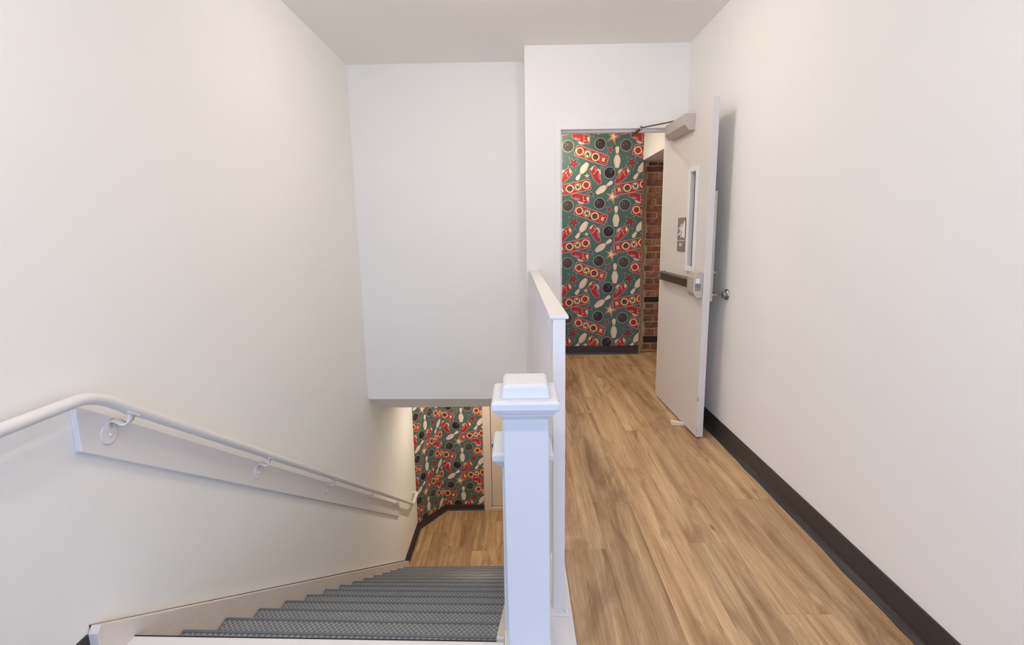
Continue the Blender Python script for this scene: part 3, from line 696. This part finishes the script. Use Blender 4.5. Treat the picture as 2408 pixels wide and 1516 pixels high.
# local axes: x from hinge to latch edge, y into the leaf (towards the wall), z up
WX0, WX1, WZ0, WZ1 = .575, .742, 1.088, 1.775
IN = (WX0 + .036, WX1 - .036, WZ0 + .036, WZ1 - .036)
D = dict(parent=dr, local=True)
build(MB().ringbox((0, DW, .012, 2.145), IN, 0, .044), 'leaf', DOORP, bevel=.0012, seg=1, **D)
for sd in (-1, 1):
    y0, y1 = (-.013, .001) if sd < 0 else (.043, .057)
    gw = build(MB().ringbox((WX0, WX1, WZ0, WZ1), IN, y0, y1), 'window_frame', SMOOTH, bevel=.004, seg=2, **D)
build(B(IN[0] - .004, IN[1] + .004, .019, .025, IN[2] - .004, IN[3] + .004), 'pane', FIREGLASS, **D)
# exit sign with pictogram
sg = build(MB().prism([(p[0] + .463, -.0003, p[1] + 1.334) for p in rrect(.077, .117, .014)], [(p[0] + .463, -.005, p[1] + 1.334) for p in rrect(.077, .117, .014)]), 'exit_sign', SIGNM, label='taupe exit sign plate with a running figure', **D)
pic = MB(); yy0, yy1 = -.0045, -.0062
def flat(p, dx=.463, dz=1.334):
    if p[0][1] > -.03: p = [(max(-.068, a * 1.22), b) for a, b in p]
    pic.prism([(a + dx, yy0, b + dz) for a, b in p], [(a + dx, yy1, b + dz) for a, b in p])
flat([(.012, .060), (.056, .096), (.056, -.024), (.012, -.014)])                       # open door
flat([(-.077, -.0425), (.077, -.0425), (.077, -.0388), (-.077, -.0388)])               # dividing line
flat([(x * .0085 - .006, y * .0085 + .066) for x, y in circle((0, 0), 1, 14)])         # head
flat([(-.030, .052), (-.010, .056), (.006, .050), (.004, .040), (-.006, .018), (-.020, .020), (-.016, .040)])   # trunk
flat([(-.030, .052), (-.048, .040), (-.050, .028), (-.043, .029), (-.040, .036), (-.024, .044)])                # back arm
flat([(.002, .047), (.012, .034), (.024, .036), (.024, .030), (.010, .026), (-.004, .036)])                     # front arm
flat([(-.020, .022), (-.008, .018), (.002, .002), (.002, -.024), (-.006, -.024), (-.007, -.002), (-.018, .010)])   # standing leg
flat([(-.020, .022), (-.010, .014), (-.028, -.004), (-.052, -.006), (-.054, .003), (-.034, .004)])               # trailing leg
def bar(x0, x1, z0, z1): flat([(x0, z0), (x1, z0), (x1, z1), (x0, z1)])
bx, bz0, bz1, w, t = -.032, -.081, -.060, .012, .0032
for z0 in (bz0, (bz0 + bz1 - t) / 2, bz1 - t): bar(bx, bx + w, z0, z0 + t)
bar(bx, bx + t, bz0, bz1); bx += .017
flat([(bx, bz0), (bx + t, bz0), (bx + w, bz1), (bx + w - t, bz1)]); flat([(bx, bz1), (bx + t, bz1), (bx + w, bz0), (bx + w - t, bz0)]); bx += .017
bar(bx, bx + t, bz0, bz1); bx += .008
bar(bx, bx + w, bz1 - t, bz1); bar(bx + w / 2 - t / 2, bx + w / 2 + t / 2, bz0, bz1)
build(pic, 'pictogram', WHITEP, sg, local=True)
# crash bar
hp = [(0, .940), (-.040, .940), (-.060, .974), (-.060, 1.066), (-.040, 1.103), (0, 1.103)]
cbar = build(MB().prism([(.745, y_ * .86, z_) for y_, z_ in hp], [(.884, y_, z_) for y_, z_ in hp]), 'crash_bar', ALU, bevel=.003, label='satin metal crash bar head with dark push bar', **D)
build(MB().prism([(.075, 0, .985), (.76, 0, .985), (.76, 0, 1.052), (.075, 0, 1.052)], [(.075, -.040, .992), (.76, -.046, .992), (.76, -.046, 1.046), (.075, -.040, 1.046)]), 'push_bar', BRONZE, cbar, local=True, bevel=.003)
build(MB().prism([(.070, -.001, .983), (.135, -.001, .983), (.135, -.001, 1.056), (.070, -.001, 1.056)], [(.070, -.045, .989), (.135, -.045, .989), (.135, -.045, 1.050), (.070, -.045, 1.050)]), 'end_cap', LATCH, cbar, local=True, bevel=.002)
build(MB().tube([(.118, -.044, 1.018), (.118, -.048, 1.018)], .008, 14), 'screw', NICKEL, cbar, local=True)
build(B(.8835, .8852, -.046, -.022, 1.034, 1.062), 'status_label', WHITEP, cbar, local=True)
build(B(.8835, .890, -.048, -.014, .998, 1.029), 'latch_button', LATCH, cbar, local=True, bevel=.002)
build(B(.8835, .8850, -.048, -.014, .988, .992), 'slot', DARK, cbar, local=True)
# closer
H0, H1 = 2.004, 2.108
prf = [(0, H0), (-.038, H0), (-.066, H0 + .036), (-.066, H1), (0, H1)]
cl = build(MB().prism([(.21, y_, z_) for y_, z_ in prf], [(.625, y_, z_) for y_, z_ in prf]), 'door_closer', ALU, bevel=.003, label='satin aluminium door closer body', **D)
inv = Matrix.Translation(DA) @ Matrix.Rotation(math.atan2(dd.y, dd.x), 4, 'Z'); inv = inv.inverted()
LP = lambda p: tuple(inv @ Vector(p))
sp0 = Vector((.30, -.035, 2.122)); el = Vector(LP((.955, 4.085, 2.130))); bk = Vector(LP((.935, 4.262, 2.112)))
build(MB().tube([(sp0.x, sp0.y, 2.100), tuple(sp0 + Vector((0, 0, .004)))], .014, 14), 'spindle', STEEL, cl, local=True)
def flatbar(a, b, w, t, nm, m):
    a, b = Vector(a), Vector(b); d = (b - a).normalized(); s_ = d.cross(Vector((0, 0, 1))).normalized() * w; u_ = Vector((0, 0, t))
    q = lambda p: [tuple(p - s_ - u_), tuple(p + s_ - u_), tuple(p + s_ + u_), tuple(p - s_ + u_)]
    return build(MB().prism(q(a), q(b)), nm, m, cl, local=True, bevel=.0015, seg=1)
flatbar(sp0, el, .010, .003, 'arm', STEEL)
flatbar(el + Vector((0, 0, -.005)), bk, .011, .004, 'forearm', STEEL)
build(MB().tube([tuple(el + Vector((0, 0, -.012))), tuple(el + Vector((0, 0, .010))), tuple(el + Vector((0, 0, .016)))], [.009, .009, .005], 12), 'elbow_joint', NICKEL, cl, local=True)
mbk = B(-.03, .03, -.016, .016, -.004, .026)
mbk.v = [tuple(Vector(p) + bk) for p in mbk.v]
build(mbk, 'bracket', STEEL, cl, local=True, bevel=.002)
# lever side hardware (towards the wall)
build(B(.800, .876, .044, .068, .915, 1.60), 'escutcheon', ALU, bevel=.002, **D)
build(MB().tube([(.838, .076, 1.095), (.838, .094, 1.095), (.838, .098, 1.095)], [.017, .017, .014], 18), 'lock_cylinder', NICKEL, **D)
lv = MB().tube([(.838, .076, .952), (.838, .128, .952)], .013, 14); lv.tube([(.846, .116, .952), (.72, .118, .952)], .010, 12)
build(lv, 'lever_handle', NICKEL, **D)
for zz in (.22, 1.08, 1.94):
    build(MB().tube([(-.006, .050, zz - .055), (-.006, .050, zz + .055)], .008, 12), 'hinge', NICKEL, **D)
chip = MB()
for (cx_, z0, z1) in ((.8955, .262, .276), (.8950, .284, .289), (.8955, .05, .054), (.8958, .035, .039), (.8955, .068, .071)):
    chip.box(cx_, DW + .0006, -.0008, .0035, z0, z1)
build(chip, 'paint_chip', DARK, kind='stuff', **D)

# wall stop, wooden wedge
ws = MB().tube([(XR - .0005, 3.238, .960), (XR - .006, 3.238, .960), (XR - .012, 3.238, .960)], [.035, .035, .030], 28)
wstop = build(ws, 'wall_stop', NICKEL); tag(wstop, 'round metal door stop fixed to the right wall behind the door', 'door stop')
mb = MB(); n = 24
rings = [[(XR - d, 3.238 + r * math.cos(2 * math.pi * k / n), .960 + r * math.sin(2 * math.pi * k / n)) for k in range(n)] for d, r in ((.011, .024), (.030, .022), (.034, .018), (.031, .012), (.029, .001))]
v = [p for r in rings for p in r]
mb.add(v, [(i * n + k, i * n + (k + 1) % n, (i + 1) * n + (k + 1) % n, (i + 1) * n + k) for i in range(4) for k in range(n)], 0, True)
build(mb, 'bumper', LATCH, wstop)
wq = [(1.082, 3.470), (1.235, 3.452), (1.238, 3.484), (1.086, 3.508)]
mb = MB().prism([(x, y, .0005) for x, y in wq], [(wq[0][0], wq[0][1], .033), (wq[1][0], wq[1][1], .008), (wq[2][0], wq[2][1], .008), (wq[3][0], wq[3][1], .033)])
tag(build(mb, 'door_wedge', WEDGEM, bevel=.002, seg=1), 'small pale wooden wedge pushed under the open door', 'door wedge')

# ------------------------------------------------------------------ lower door
lf = empty('door_frame_lower', (-.45, YLB, ZL)); struct(lf, 'beige casing of the door at the foot of the stairs', 'door frame')
build(B(-.510, -.402, YLB - .014, YLB + .13, ZL, -.45).box(-.403, -.375, YLB + .052, YLB + .09, ZL, -.45), 'jamb', LOWDOOR, lf, bevel=.003)
build(B(LDX1 - .003, LDX1 + .105, YLB - .014, YLB + .13, ZL, -.45), 'jamb', LOWDOOR, lf, bevel=.003)
build(B(-.510, LDX1 + .105, YLB - .014, YLB + .13, -.449, -.345).box(-.402, LDX1, YLB + .052, YLB + .09, -.475, -.448), 'header', LOWDOOR, lf, bevel=.003)
build(B(-.402, LDX1 - .004, YLB - .020, YLB + .12, ZL, ZL + .048), 'threshold', LOWDOOR, lf, bevel=.003)
build(B(-.402, LDX1 - .004, YLB + .02, YLB + .10, ZL + .048, ZL + .060), 'door_gap_shade', DARK, lf)  # dark block paints the shade in the gap under the door
ld = build(B(-.394, LDX1 - .006, YLB + .004, YLB + .048, ZL + .060, -.452), 'door_2', LOWDOOR, bevel=.002); struct(ld, 'closed beige door at the foot of the stairs', 'door')
kb = MB().tube([(-.352, YLB + .005, -1.614), (-.352, YLB - .006, -1.614)], .034, 20)
kb.tube([(-.352, YLB - .005, -1.614), (-.352, YLB - .03, -1.614), (-.352, YLB - .045, -1.614), (-.352, YLB - .058, -1.614), (-.352, YLB - .062, -1.614)], [.012, .014, .027, .024, .010], 20)
build(kb, 'knob', BRONZE, ld)

# ------------------------------------------------------------------ ceiling lamps (above or behind the view), the last three added as fill
WHERE = ['round glowing dome light on the ceiling over the stairs', 'round glowing dome light on the ceiling over the landing',
         'round ceiling light in the hall beyond the open door', 'round ceiling light in the lower hall', 'left one of the two added fill lights above the stair head', 'right one of the two added fill lights above the stair head', 'added round fill light behind the viewer near the window']
for (x, y, z, p, c), lab in zip(LAMPS, WHERE):
    e = empty('ceiling_light', (x, y, z)); tag(e, lab, 'ceiling light')
    mb = MB(); n = 32
    prof = [(.062, .0), (.066, -.008), (.085, -.007), (.092, -.001), (.092, 0.0)]
    v = [(x + r * math.cos(2 * math.pi * k / n), y + r * math.sin(2 * math.pi * k / n), z + h) for r, h in prof for k in range(n)]
    mb.add(v, [(i * n + k, i * n + (k + 1) % n, (i + 1) * n + (k + 1) % n, (i + 1) * n + k) for i in range(len(prof) - 1) for k in range(n)], 0, True)
    build(mb, 'trim_ring', SMOOTH, e)
    if p > 0:
        build(MB().tube([(x, y, z - .0005), (x, y, z - .004)], .064, n), 'lens', LENS, e)
        area('lamp', (0, 0, -.010), .12, p, c, parent=e)
    else:                                              # flush glass dome that glows
        rd = .085
        dome = emit_mat('lamp_dome', c + (1,), -p / (math.pi * 2 * math.pi * rd * rd))
        build(MB().tube([(x, y, z - .0005 - .07 * math.sin(t)) for t in [math.pi / 2 * k / 8 for k in range(9)]], [max(rd * math.cos(math.pi / 2 * k / 8), .002) for k in range(9)], n), 'lens', dome, e)
